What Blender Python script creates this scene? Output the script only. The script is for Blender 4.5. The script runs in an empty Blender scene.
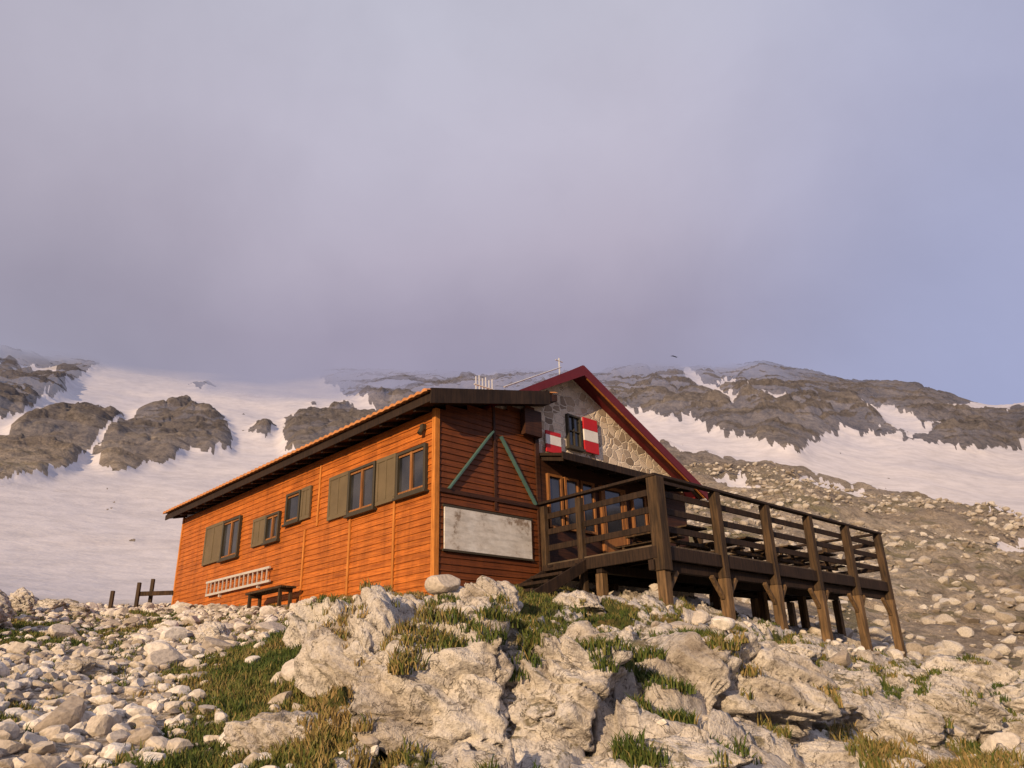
import bpy, math, numpy as np, random
from mathutils import Vector, Matrix
random.seed(7); rng=np.random.default_rng(11)
scene=bpy.context.scene
scene.view_settings.view_transform='Standard'; scene.view_settings.look='None'; scene.view_settings.exposure=0

# ------------------------------------------------------------------ numpy noise
def hsh(ix,iy,seed):
    n=(ix.astype(np.int64)*374761393+iy.astype(np.int64)*668265263+seed*1442695041)&0xFFFFFFFF
    n=((n^(n>>13))*1274126177)&0xFFFFFFFF
    n=((n^(n>>16))*2246822519)&0xFFFFFFFF
    return ((n^(n>>15))&0xFFFFFF)/float(0xFFFFFF)
def perlin(x,y,seed=0):
    ix=np.floor(x);iy=np.floor(y);fx=x-ix;fy=y-iy
    ux=fx*fx*fx*(fx*(fx*6-15)+10);uy=fy*fy*fy*(fy*(fy*6-15)+10)
    def g(i,j):
        a=hsh(ix+i,iy+j,seed)*2*math.pi
        return np.cos(a)*(fx-i)+np.sin(a)*(fy-j)
    return ((g(0,0)*(1-ux)+g(1,0)*ux)*(1-uy)+(g(0,1)*(1-ux)+g(1,1)*ux)*uy)*1.5
def fbm(x,y,oct=4,seed=0,gain=.5):
    s=0;a=1;t=0
    for o in range(oct):
        s=s+a*perlin(x*2**o+o*17.3,y*2**o-o*9.1,seed+o);t+=a;a*=gain
    return s/t
def ridged(x,y,oct=4,seed=0,gain=.5):
    s=0;a=1;t=0
    for o in range(oct):
        s=s+a*(1-2*np.abs(perlin(x*2**o+o*7.3,y*2**o-o*5.1,seed+o)));t+=a;a*=gain
    return s/t
def blocks(x,y,seed=0,tilt=.6):
    ix=np.floor(x);iy=np.floor(y)
    d1=np.full(x.shape,9.);d2=np.full(x.shape,9.);h=np.zeros(x.shape)
    for i in(-1,0,1):
        for j in(-1,0,1):
            cx=ix+i;cy=iy+j
            px=cx+.5+.9*(hsh(cx,cy,seed)-.5);py=cy+.5+.9*(hsh(cx,cy,seed+1)-.5)
            dx=x-px;dy=y-py;d=dx*dx+dy*dy
            hh=hsh(cx,cy,seed+2)-.5+tilt*((hsh(cx,cy,seed+3)-.5)*2*dx+(hsh(cx,cy,seed+4)-.5)*2*dy)
            b=d<d1
            d2=np.where(b,d1,np.minimum(d2,d));h=np.where(b,hh,h);d1=np.where(b,d,d1)
    e=np.sqrt(d2)-np.sqrt(d1)
    return h,e
def sstep(a,b,x):
    t=np.clip((x-a)/(b-a),0,1);return t*t*(3-2*t)

# ------------------------------------------------------------------ hut placement
YAW=0.764; HX,HY=-1.627,15.0
cY,sY=math.cos(YAW),math.sin(YAW)
def tolocal(x,y):
    dx=x-HX;dy=y-HY;return dx*cY+dy*sY,-dx*sY+dy*cY
def toworld(lx,ly):return HX+lx*cY-ly*sY,HY+lx*sY+ly*cY

# ------------------------------------------------------------------ terrain
AZ=np.array([-180,-75,-37,-28,-20,-10,0,10,19,27,35,60,180.])
M =np.array([.10,.14,.160,.150,.163,.205,.212,.178,.122,.070,.038,.01,.10])
RF=np.array([27,35,50,80,130,200,300,420.])
FAR=np.array([
 [.02,.03,.05,.08,.1,.12,.15,.12],
 [.09,.11,.14,.20,.27,.33,.40,.45],
 [.100,.118,.155,.215,.28,.335,.40,.46],
 [.092,.112,.155,.215,.28,.335,.40,.46],
 [.098,.115,.16,.22,.285,.345,.41,.47],
 [.11,.125,.165,.23,.30,.36,.425,.48],
 [.11,.125,.165,.23,.30,.37,.435,.48],
 [.085,.105,.155,.225,.295,.355,.432,.46],
 [.048,.078,.14,.21,.275,.335,.398,.35],
 [.006,.030,.092,.155,.22,.288,.347,.30],
 [-.026,.0,.060,.125,.175,.23,.285,.25],
 [-.05,-.03,.03,.08,.13,.18,.23,.20],
 [.02,.03,.05,.08,.1,.12,.15,.12]])
def macro_tan(az,r):
    m=np.interp(az,AZ,M)
    near=m-1.5/np.maximum(r,.5)
    lr=np.log(np.clip(r,27,2000));lf=np.log(RF)
    i=np.clip(np.searchsorted(AZ,az)-1,0,len(AZ)-2)
    t=(az-AZ[i])/(AZ[i+1]-AZ[i]);t=np.clip(t,0,1);t=t*t*(3-2*t)*.5+t*.5
    j=np.clip(np.searchsorted(lf,lr)-1,0,len(lf)-2)
    q=np.clip((lr-lf[j])/(lf[j+1]-lf[j]),0,1)
    a=FAR[i,j]*(1-q)+FAR[i,j+1]*q;b=FAR[i+1,j]*(1-q)+FAR[i+1,j+1]*q
    far=a*(1-t)+b*t
    w=sstep(20,29,r)
    return near*(1-w)+far*w
ROCKP=[ # bare rock outcrops standing out of the snowfield (bearing deg, slope tangent)
 [(-60,.30),(-35.8,.277),(-33.9,.32),(-30.4,.332),(-28.7,.32),(-30,.277),(-32,.245),(-35.2,.224),(-60,.22)],
 [(-30,.27),(-27.8,.333),(-24.5,.352),(-21.2,.315),(-21.4,.298),(-26.2,.268),(-29.5,.25)],
 [(-18,.322),(-17,.352),(-13.8,.366),(-10,.34),(-9.8,.312),(-14.2,.293),(-17.4,.297)],
 [(-20.4,.32),(-19.5,.335),(-18.3,.33),(-19.3,.315)],
 [(-60,.30),(-60,.46),(-37.3,.44),(-33.5,.435),(-30.8,.405),(-32.5,.355),(-32.3,.337),(-34,.333),(-35,.30)],
 [(-24.7,.378),(-24,.382),(-23.2,.377),(-24,.373)],
 [(-18.9,.42),(-18,.47),(-9,.49),(1,.49),(1,.30),(-1.8,.30),(-6.5,.355),(-9.9,.352),(-13.4,.385),(-17,.41)]]
SNOWP=[
 [(0,.34),(5,.345),(10.1,.345),(14.6,.322),(18,.29),(21.2,.262),(23,.28),(24.5,.285),(27,.272),(28.6,.268),(31.5,.242),(35,.231),(60,.20),(60,.12),(34,.145),(30.7,.175),(27.3,.202),(23.6,.223),(19.5,.248),(13.6,.285),(9.9,.29),(0,.28)],
 [(13.4,.408),(14.3,.405),(16.5,.366),(18.2,.335),(17.4,.332),(15.4,.368)],
 [(16.2,.383),(17.6,.378),(18.2,.37),(16.6,.374)],
 [(19,.352),(20,.347),(21.3,.332),(20.3,.333)],
 [(26,.315),(27.5,.312),(30.8,.272),(29,.266),(27,.285)],
 [(31.5,.298),(38,.30),(38,.272),(34,.280)],
 [(32,.125),(36,.12),(36,.10),(32,.112)],
 [(20.5,.223),(22,.226),(25.7,.198),(24.5,.193)],
 [(15.2,.237),(17,.240),(18.6,.221),(17,.219)],
 [(-3.4,.425),(-1.5,.428),(-1,.405),(-3,.40)],[(0,.455),(2.4,.455),(1.2,.436)],[(6,.45),(8.7,.44),(8.2,.418),(6.6,.435)],
 [(-36.2,.37),(-33.5,.374),(-33.2,.36),(-35.5,.355)],[(-34.6,.405),(-32.3,.40),(-33,.394)]]
def inpoly(px,py,poly):
    ins=np.zeros(px.shape,bool);n=len(poly)
    for k in range(n):
        x1,y1=poly[k];x2,y2=poly[(k+1)%n]
        if y1==y2:continue
        c=((y1>py)!=(y2>py))&(px<(x2-x1)*(py-y1)/(y2-y1)+x1)
        ins^=c
    return ins
VEG=[(-18.5,8.8,3.0,2.4,.8),(-16,12.5,3,2.5,.6),(-22,6.7,2.5,1.5,.6),(-32,17,5,3,.6),(0.5,10.3,2.6,1.9,1.0),(1.5,13.2,3.5,1.3,.9),
     (-13.5,7.2,1.5,2.2,1.0),(-8.5,13.6,2.8,1.3,.9),(12.5,11.3,3.2,1.6,1.0),(22,11.5,3.6,2.2,.95),(27,13,3,2.4,.9),(8,13.2,3,1.2,.8),(-26,20,4,2.5,.4),(-4.5,7,1.2,1.2,.8),(32,18,3,4,.8),(5,8.4,1.4,1.0,.8),(16,9.8,2.4,1.0,.9),(27,9,2.4,1.2,.8),(21,8.2,2,.7,.7)]
def terrain(x,y):
    r=np.hypot(x,y)+1e-6;az=np.degrees(np.arctan2(x,y))
    T=macro_tan(az,r);z=T*r
    lx,ly=tolocal(x,y)
    dxa=np.maximum(np.maximum(-lx,lx-9),0);dya=np.maximum(np.maximum(-.1-ly,ly-13.8),0)
    wallw=sstep(.1,1.6,np.hypot(dxa,dya))
    nw=1-sstep(24,34,r)
    wx=x+.35*fbm(x*.7,y*.7,2,31);wy=y+.35*fbm(x*.7+9,y*.7,2,41)
    ca,sa=math.cos(.5),math.sin(.5)
    ux=(wx*ca+wy*sa);uy=(-wx*sa+wy*ca)
    rock=sstep(-15.5,-12,az+1.5*perlin(x*.5,y*.5,3))*(1-.25*sstep(34,50,az))
    rock=rock*(.45+.55*sstep(-.35,.15,fbm(x*.33,y*.33,3,77)+.12))
    h1,e1=blocks(ux*.6,uy*.75,5,.55);h2,e2=blocks(ux*1.8+3,uy*2.1,15,.7);h3,e3=blocks(ux*5,uy*5.8,25,.8)
    rel=.60*h1*sstep(0,.14,e1)+.27*h2*sstep(0,.12,e2)+.085*h3*sstep(0,.14,e3)-.14*np.exp(-(e1/.07)**2)-.07*np.exp(-(e2/.08)**2)-.022*np.exp(-(e3/.1)**2)+.03*ridged(ux*3,uy*4,4,47,.6)
    soft=.10*fbm(x*.45,y*.45,3,51)+.035*fbm(x*2.1,y*2.1,3,61)+.014*fbm(x*9,y*9,2,71)
    amp=rock*(.25+.75*wallw)*(1-.45*sstep(12,22,r))
    z=z+(soft+rel*amp*.95)*nw*sstep(1.2,3.5,r)
    veg=-.12+.9*fbm(x*.42+4,y*.42,4,91)+.45*fbm(x*2.2,y*2.2,3,95)
    for(a,rr,wa,wr,st)in VEG:
        veg=veg+st*.95*np.exp(-((az-a)/wa)**2-((r-rr)/wr)**2)
    veg=veg-1.6*(rel*amp)
    inside=(lx>-.0)&(lx<9)&(ly>0)&(ly<13.6)
    z=np.where(inside,np.minimum(z,1.2+.05*np.maximum(ly,0)),z)
    return z,np.clip(veg,-1,1)*nw,rock*nw
def snowmask(x,y):
    r=np.hypot(x,y)+1e-6;az=np.degrees(np.arctan2(x,y));T=macro_tan(az,r)
    wa=az+.8*fbm(az*.35,T*22,3,101)+.5*fbm(az*1.6,T*90,3,104)
    wt=T+.010*fbm(az*.35+5,T*22,3,111)+.008*fbm(az*1.6,T*90,3,114)
    left=wa<1.0
    snow=np.where(left&(T>.02),1.,0.)
    for p in ROCKP:snow=np.where(left&inpoly(wa,wt,p),0.,snow)
    for p in SNOWP:snow=np.where(inpoly(wa,wt,p),1.,snow)
    # a few stray ribs of rock melting out of the snowfields
    ribs=fbm(az*.5+31,T*40,4,121,.6)
    snow=np.where((ribs>.50)&(T>.17),0.,snow)
    return snow*sstep(27.5,29,r+1.2*fbm(x*.4,y*.4,3,9))
def relief(x,y,rk):
    r=np.hypot(x,y)+1e-6
    fw=sstep(26,44,r);k=np.clip(r/110,.3,1.9)*(1-.5*sstep(210,300,r))
    wx=x+5*fbm(x/25,y/25,3,201);wy=y+5*fbm(x/25+7,y/25,3,203)
    ux=wx*.8+wy*.6;uy=-wx*.6+wy*.8
    def lay(f):
        a1,f1=blocks(ux*f/20,uy*f/12,205,.8);a2,f2=blocks(ux*f/6.5,uy*f/4,215,.9);a3,f3=blocks(ux*f/2.4,uy*f/1.6,225,.9)
        return (1.3*a1*sstep(0,.28,f1)-.25*np.exp(-(f1/.08)**2)+.72*a2*sstep(0,.24,f2)-.16*np.exp(-(f2/.09)**2)+.25*a3*sstep(0,.25,f3)+.9*ridged(ux*f/20,uy*f/13,6,231,.55))/f**.75
    w=sstep(60,120,r)
    rr=lay(2.6)*1.5*(1-w)+lay(1.0)*w*1.05+1.4*fbm(x/45,y/45,2,236)
    un=1.0*fbm(x/30,y/30,3,241)+.10*fbm(x/5,y/5,3,243)
    return fw*k*(un*.8-.2+rk*(rr*1.1+1.1))
def H(x,y):
    x=np.atleast_1d(np.asarray(x,float));y=np.atleast_1d(np.asarray(y,float))
    return terrain(x,y)[0]

def newmesh(name,verts,faces=None,quads=None,tris=None,smooth=False):
    me=bpy.data.meshes.new(name)
    if faces is not None:
        me.from_pydata(verts,[],faces)
    else:
        arr=quads if quads is not None else tris;n=arr.shape[1]
        me.vertices.add(len(verts));me.vertices.foreach_set('co',np.ascontiguousarray(verts,dtype=np.float32).ravel())
        me.loops.add(arr.size);me.loops.foreach_set('vertex_index',arr.astype(np.int32).ravel())
        me.polygons.add(len(arr));me.polygons.foreach_set('loop_start',np.arange(0,arr.size,n,dtype=np.int32))
        me.polygons.foreach_set('loop_total',np.full(len(arr),n,dtype=np.int32))
        me.update(calc_edges=True)
    me.polygons.foreach_set('use_smooth',np.full(len(me.polygons),smooth))
    me.update();return me
def addobj(name,me,parent=None,mat=None,loc=None):
    o=bpy.data.objects.new(name,me);scene.collection.objects.link(o)
    if parent:o.parent=parent
    if mat:me.materials.append(mat)
    if loc:o.location=loc
    return o
def fattr(me,name,vals,dom='POINT'):
    a=me.attributes.new(name,'FLOAT',dom);a.data.foreach_set('value',np.ascontiguousarray(vals,dtype=np.float32))

# ------------------------------------------------------------------ material helpers
class N:
    def __init__(s,name):
        s.m=bpy.data.materials.new(name);s.m.use_nodes=True;s.t=s.m.node_tree;s.t.nodes.clear()
        s.out=s.n('ShaderNodeOutputMaterial');s.b=s.n('ShaderNodeBsdfPrincipled');s.l(s.b.outputs[0],s.out.inputs[0])
        s.b.inputs['Specular IOR Level'].default_value=.25
    def n(s,ty,**k):
        o=s.t.nodes.new(ty)
        for a,v in k.items():
            if a in o.bl_rna.properties:setattr(o,a,v)
            else:o.inputs[a.replace('_',' ')].default_value=v
        return o
    def l(s,a,b):s.t.links.new(a,b)
    def coord(s,kind='Object',scale=(1,1,1),loc=(0,0,0)):
        c=s.n('ShaderNodeTexCoord');m=s.n('ShaderNodeMapping');m.inputs['Scale'].default_value=scale;m.inputs['Location'].default_value=loc
        s.l(c.outputs[kind],m.inputs[0]);return m.outputs[0]
    def noise(s,co,scale,detail=4,rough=.6,dist=0):
        n=s.n('ShaderNodeTexNoise');n.inputs['Scale'].default_value=scale;n.inputs['Detail'].default_value=detail;n.inputs['Roughness'].default_value=rough;n.inputs['Distortion'].default_value=dist
        s.l(co,n.inputs['Vector']);return n.outputs['Fac']
    def ramp(s,f,st):
        r=s.n('ShaderNodeValToRGB');e=r.color_ramp.elements
        while len(e)<len(st):e.new(.5)
        for i,(p,c) in enumerate(st):
            e[i].position=p;e[i].color=(c[0],c[1],c[2],1) if not isinstance(c,(int,float)) else (c,c,c,1)
        s.l(f,r.inputs[0]);return r.outputs[0]
    def mix(s,f,a,b,mode='MIX'):
        m=s.n('ShaderNodeMix',data_type='RGBA',blend_type=mode)
        for sock,v in((m.inputs[0],f),(m.inputs[6],a),(m.inputs[7],b)):
            if hasattr(v,'links'):s.l(v,sock)
            elif isinstance(v,(int,float)):sock.default_value=v
            else:sock.default_value=(*v,1)
        return m.outputs[2]
    def math(s,op,a,b=0.,c=None,clamp=False):
        m=s.n('ShaderNodeMath',operation=op,use_clamp=clamp)
        for i,v in enumerate((a,b) if c is None else (a,b,c)):
            if hasattr(v,'links'):s.l(v,m.inputs[i])
            else:m.inputs[i].default_value=v
        return m.outputs[0]
    def mr(s,v,a,b,c=0.,d=1.):
        m=s.n('ShaderNodeMapRange');m.interpolation_type='SMOOTHSTEP'
        for i,q in enumerate((v,a,b,c,d)):
            if hasattr(q,'links'):s.l(q,m.inputs[i])
            else:m.inputs[i].default_value=q
        return m.outputs[0]
    def attr(s,name):
        a=s.n('ShaderNodeAttribute');a.attribute_name=name;return a.outputs['Fac']
    def bump(s,h,strength=.5,dist=.02,prev=None):
        b=s.n('ShaderNodeBump');b.inputs['Strength'].default_value=strength;b.inputs['Distance'].default_value=dist
        s.l(h,b.inputs['Height'])
        if prev is not None:s.l(prev,b.inputs['Normal'])
        return b.outputs[0]
    def fin(s,col,rough=.8,nrm=None):
        if hasattr(col,'links'):s.l(col,s.b.inputs['Base Color'])
        else:s.b.inputs['Base Color'].default_value=(*col,1)
        if hasattr(rough,'links'):s.l(rough,s.b.inputs['Roughness'])
        else:s.b.inputs['Roughness'].default_value=rough
        if nrm is not None:s.l(nrm,s.b.inputs['Normal'])
        return s.m

def limestone_nodes(k,co):
    n1=k.noise(co,1.3,5,.68);n2=k.noise(co,7,6,.74);n3=k.noise(co,45,3,.7)
    c=k.ramp(n1,[(.30,(.30,.255,.215)),(.42,(.56,.505,.445)),(.55,(.74,.69,.635)),(.66,(.70,.65,.59)),(.8,(.54,.47,.39))])
    d=k.ramp(n2,[(.34,(.28,.26,.25)),(.45,(.85,.835,.82)),(.7,(1.06,1.04,1.0))])
    c=k.mix(.8,c,d,'MULTIPLY')
    e=k.ramp(n3,[(.36,(.5,.47,.45)),(.5,(.95,.95,.95)),(.7,(1.05,1.05,1.05))])
    c=k.mix(.55,c,e,'MULTIPLY')
    ms=k.n('ShaderNodeMath',operation='ABSOLUTE');k.l(k.math('SUBTRACT',k.noise(co,2.1,5,.6,.8),.5),ms.inputs[0])
    crack=k.mr(ms.outputs[0],.0,.010)
    c=k.mix(k.math('MULTIPLY',k.math('SUBTRACT',1,crack),.75),c,(.13,.105,.08))
    b=k.bump(crack,.5,.02);b=k.bump(n2,.9,.08,b);b=k.bump(n3,.55,.014,b)
    return c,b
def moss(k,P,c,nrm_z_min=.45):
    g=k.n('ShaderNodeNewGeometry');s=k.n('ShaderNodeSeparateXYZ');k.l(g.outputs['Normal'],s.inputs[0])
    m=k.math('MULTIPLY',k.mr(k.noise(P,1.7,6,.75),.535,.60),k.mr(s.outputs[2],nrm_z_min,.8))
    return k.mix(k.math('MULTIPLY',m,.8),c,k.ramp(k.noise(P,12,2,.6),[(.35,(.065,.06,.02)),(.65,(.19,.145,.06))]))
def mat_limestone():
    k=N('limestone')
    g=k.n('ShaderNodeNewGeometry');P=g.outputs['Position'];c,b=limestone_nodes(k,P)
    c=moss(k,P,c)
    return k.fin(c,.9,b)
def mountain_nodes(k,P,r):
    m1=k.noise(P,.055,6,.68);m2=k.noise(P,.55,7,.75);m3=k.noise(P,3.2,4,.7)
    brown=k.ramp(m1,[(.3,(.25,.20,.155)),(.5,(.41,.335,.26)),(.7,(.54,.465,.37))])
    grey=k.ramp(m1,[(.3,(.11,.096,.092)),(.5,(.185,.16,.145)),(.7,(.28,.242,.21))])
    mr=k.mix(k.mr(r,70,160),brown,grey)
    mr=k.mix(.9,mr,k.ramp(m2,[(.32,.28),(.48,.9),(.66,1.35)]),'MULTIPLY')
    mr=k.mix(.55,mr,k.ramp(m3,[(.35,.5),(.6,1.15)]),'MULTIPLY')
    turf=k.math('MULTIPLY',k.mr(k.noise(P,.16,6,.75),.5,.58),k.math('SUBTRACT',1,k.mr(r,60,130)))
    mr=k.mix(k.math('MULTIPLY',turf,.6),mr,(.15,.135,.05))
    sf=k.math('ADD',k.attr('snow'),k.math('MULTIPLY',k.math('SUBTRACT',k.noise(P,.8,5,.75),.5),.9))
    sm=k.mr(sf,.47,.56)
    sc=k.ramp(k.noise(P,.05,4,.6),[(.3,(.52,.505,.55)),(.6,(.62,.59,.61)),(.8,(.54,.50,.51))])  # snow tone lowered and blued to stand in for cloud shade
    sc=k.mix(.4,sc,k.ramp(k.noise(P,.35,5,.7),[(.35,.6),(.6,1.05)]),'MULTIPLY')
    dirt=k.mr(k.noise(P,.22,7,.78),.58,.70)
    sc=k.mix(k.math('MULTIPLY',dirt,.4),sc,(.34,.30,.28))
    col=k.mix(sm,mr,sc)
    b=k.bump(m2,.9,1.3);b=k.bump(m3,.7,.25,b)
    mixs=k.n('ShaderNodeMix',data_type='VECTOR');k.l(sm,mixs.inputs[0]);k.l(b,mixs.inputs[4])
    sb=k.bump(k.noise(P,.7,3,.6),.4,.3);k.l(sb,mixs.inputs[5])
    return col,mixs.outputs[1]
def mat_ground():
    k=N('ground_rock_turf');g=k.n('ShaderNodeNewGeometry');P=g.outputs['Position']
    lim,lb=limestone_nodes(k,P)
    ln=k.n('ShaderNodeVectorMath',operation='LENGTH');k.l(P,ln.inputs[0]);r=ln.outputs['Value']
    gn=k.noise(P,14,4,.7)
    grav=k.mix(k.mr(gn,.4,.65),(.22,.18,.14),(.50,.44,.375))
    vfine=k.math('ADD',k.attr('veg'),k.math('MULTIPLY',k.math('SUBTRACT',k.noise(P,9,4,.75),.5),1.1))
    vm=k.mr(vfine,-.02,.14)
    gcol=k.ramp(k.noise(P,2.1,4,.6),[(.32,(.05,.058,.014)),(.5,(.095,.098,.022)),(.62,(.16,.12,.036)),(.75,(.12,.08,.035))])
    gcol=k.mix(.8,gcol,k.ramp(gn,[(.3,.4),(.65,1.2)]),'MULTIPLY')
    near=k.mix(k.mr(k.math('ADD',k.attr('rock'),k.math('MULTIPLY',gn,.4)),.35,.6),grav,lim)
    near=moss(k,P,near)
    near=k.mix(vm,near,gcol)
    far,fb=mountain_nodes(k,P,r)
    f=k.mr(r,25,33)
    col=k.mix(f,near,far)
    mx=k.n('ShaderNodeMix',data_type='VECTOR');k.l(f,mx.inputs[0]);k.l(lb,mx.inputs[4]);k.l(fb,mx.inputs[5])
    return k.fin(col,.9,mx.outputs[1])
def mat_mountain():
    k=N('mountain_rock_snow');g=k.n('ShaderNodeNewGeometry');P=g.outputs['Position']
    sep=k.n('ShaderNodeSeparateXYZ');k.l(P,sep.inputs[0])
    ln=k.n('ShaderNodeVectorMath',operation='LENGTH');k.l(P,ln.inputs[0]);r=ln.outputs['Value']
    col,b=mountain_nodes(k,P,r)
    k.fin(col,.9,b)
    # mist and distance haze imitated by fading the slope to transparent
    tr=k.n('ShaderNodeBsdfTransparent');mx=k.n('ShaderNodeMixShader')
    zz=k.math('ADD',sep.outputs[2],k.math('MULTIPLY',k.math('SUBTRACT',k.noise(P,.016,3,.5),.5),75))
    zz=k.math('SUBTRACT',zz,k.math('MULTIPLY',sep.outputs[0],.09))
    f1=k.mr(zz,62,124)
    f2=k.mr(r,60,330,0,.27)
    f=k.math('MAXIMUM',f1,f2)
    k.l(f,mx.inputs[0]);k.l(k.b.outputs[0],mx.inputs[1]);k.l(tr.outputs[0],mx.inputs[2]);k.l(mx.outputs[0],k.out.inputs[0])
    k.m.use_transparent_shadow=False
    return k.m
def mat_boards(name,c1,c2,pitch=.135,axis=1,rough=.6):
    k=N(name);c=k.n('ShaderNodeTexCoord');sep=k.n('ShaderNodeSeparateXYZ');k.l(c.outputs['Object'],sep.inputs[0])
    idx=k.math('FLOOR',k.math('DIVIDE',sep.outputs[2],pitch))
    wn=k.n('ShaderNodeTexWhiteNoise',noise_dimensions='1D');k.l(idx,wn.inputs['W'])
    sc=[4,4,26];sc[axis]=.9;sc[1-axis]=4
    co=k.coord('Object',tuple(sc))
    off=k.n('ShaderNodeVectorMath',operation='ADD');k.l(co,off.inputs[0]);
    cm=k.n('ShaderNodeCombineXYZ');k.l(k.math('MULTIPLY',wn.outputs['Value'],40),cm.inputs[axis]);k.l(cm.outputs[0],off.inputs[1])
    g=k.noise(off.outputs[0],1.6,5,.65)
    col=k.mix(k.mr(g,.32,.68),c1,c2)
    col=k.mix(.45,col,k.ramp(wn.outputs['Value'],[(0,.62),(1,1.15)]),'MULTIPLY')
    st=k.noise(k.coord('Object',(1.2,1.2,.5)),1.3,4,.7)
    col=k.mix(.6,col,k.ramp(st,[(.3,.5),(.55,1.05)]),'MULTIPLY')
    drip=k.noise(k.coord('Object',(5,5,.35)),1.2,4,.7)
    col=k.mix(.35,col,k.ramp(drip,[(.35,.5),(.5,1.0)]),'MULTIPLY')
    return k.fin(col,rough,k.bump(g,.35,.006))
def mat_wood(name,c1,c2,sc=(14,14,1.2),rough=.75):
    k=N(name);co=k.coord('Object',sc);g=k.noise(co,1.5,4,.65);h=k.noise(k.coord('Object'),1.7,4,.6)
    col=k.mix(k.mr(g,.3,.7),c1,c2);col=k.mix(.6,col,k.ramp(h,[(.3,.5),(.65,1.2)]),'MULTIPLY')
    return k.fin(col,rough,k.bump(g,.4,.006))
def mat_plain(name,c,rough=.6,var=.3,metal=0,sc=4):
    k=N(name);h=k.noise(k.coord('Object'),sc,5,.65)
    col=k.mix(var,c,k.ramp(h,[(.3,.35),(.65,1.2)]),'MULTIPLY')
    k.b.inputs['Metallic'].default_value=metal
    return k.fin(col,rough,k.bump(h,.15,.01))
def mat_glass(name):
    k=N(name);k.b.inputs['Specular IOR Level'].default_value=.8
    h=k.noise(k.coord('Object'),1.3,2,.5)
    return k.fin(k.ramp(h,[(.35,(.010,.012,.016)),(.7,(.045,.045,.05))]),.06,k.bump(h,.04,.02))
def mat_panel():
    k=N('weathered_notice_panel');co=k.coord('Object',(1,1,1))
    a=k.noise(co,1.4,6,.75);b=k.noise(k.coord('Object',(1.2,1,6)),1.5,5,.7)
    c=k.ramp(a,[(.36,(.26,.20,.15)),(.43,(.58,.54,.49)),(.6,(.70,.68,.65)),(.72,(.55,.54,.54))])
    c=k.mix(.5,c,k.ramp(b,[(.35,.5),(.55,1.0)]),'MULTIPLY')
    return k.fin(c,.55,k.bump(a,.15,.01))
def mat_stone():
    k=N('rubble_stone');co=k.coord('Object',(1,1,1.3))
    nn=k.n('ShaderNodeTexNoise');nn.inputs['Scale'].default_value=3;k.l(co,nn.inputs['Vector'])
    va=k.n('ShaderNodeVectorMath',operation='MULTIPLY_ADD');k.l(nn.outputs['Color'],va.inputs[0]);va.inputs[1].default_value=(.16,.16,.16);k.l(co,va.inputs[2])
    v=k.n('ShaderNodeTexVoronoi',feature='DISTANCE_TO_EDGE');v.inputs['Scale'].default_value=3.9;k.l(va.outputs[0],v.inputs['Vector'])
    w=k.n('ShaderNodeTexVoronoi');w.inputs['Scale'].default_value=3.9;k.l(va.outputs[0],w.inputs['Vector'])
    sp=k.n('ShaderNodeSeparateColor');k.l(w.outputs['Color'],sp.inputs[0])
    c=k.ramp(sp.outputs[0],[(0,(.24,.185,.14)),(.25,(.60,.47,.35)),(.5,(.78,.66,.53)),(.75,(.42,.345,.28)),(1,(.80,.67,.53))])
    c=k.mix(.45,c,k.ramp(k.noise(co,22,4,.7),[(.3,.5),(.6,1.15)]),'MULTIPLY')
    e=k.mr(v.outputs['Distance'],.02,.085)
    c=k.mix(e,(.80,.70,.58),c)
    b=k.bump(e,.7,.04)
    return k.fin(c,.9,b)

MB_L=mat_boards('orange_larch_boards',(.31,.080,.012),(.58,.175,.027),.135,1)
MB_F=mat_boards('shaded_red_larch_boards',(.10,.028,.008),(.20,.055,.012),.135,0)  # red-brown boards, albedo darkened to imitate weaker grazing light
M_trim=mat_wood('orange_trim',(.42,.14,.025),(.62,.24,.05))
M_dark=mat_wood('dark_stained_wood',(.015,.009,.007),(.042,.024,.015))
M_darkb=mat_boards('dark_boards',(.035,.014,.008),(.075,.028,.013),.135,0)
M_post=mat_wood('weathered_post_wood',(.026,.017,.011),(.088,.052,.026))
M_postg=mat_wood('painted_sun_post_wood',(.07,.044,.023),(.20,.12,.058))  # golden sunlight on the lower posts painted in as lighter wood
M_deck=mat_wood('deck_planks',(.06,.045,.03),(.14,.10,.07),(14,1.2,14))
M_tile=mat_plain('clay_tiles',(.52,.22,.08),.8,.5,0,6)
M_red=mat_plain('red_roof_metal',(.14,.012,.015),.45,.25)
M_redp=mat_plain('red_paint',(.50,.02,.025),.5,.2)
M_white=mat_plain('white_paint',(.75,.73,.70),.5,.15)
M_shut=mat_plain('olive_shutter_paint',(.14,.105,.06),.6,.3,0,2)
M_frame=mat_plain('brown_window_frame',(.055,.045,.03),.5,.2)
M_frameo=mat_wood('varnished_frame',(.20,.08,.028),(.32,.14,.045))
M_teal=mat_plain('green_strut_paint',(.07,.14,.13),.6,.4)
M_panel=mat_panel()
M_metal=mat_plain('galvanised_metal',(.60,.60,.60),.35,.2,.3)
M_glass=mat_glass('window_glass')
M_stone=mat_stone();M_lime=mat_limestone();M_ground=mat_ground();M_mount=mat_mountain()
M_snowy=mat_plain('ladder_aluminium',(.62,.58,.52),.4,.2,.3)

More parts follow.
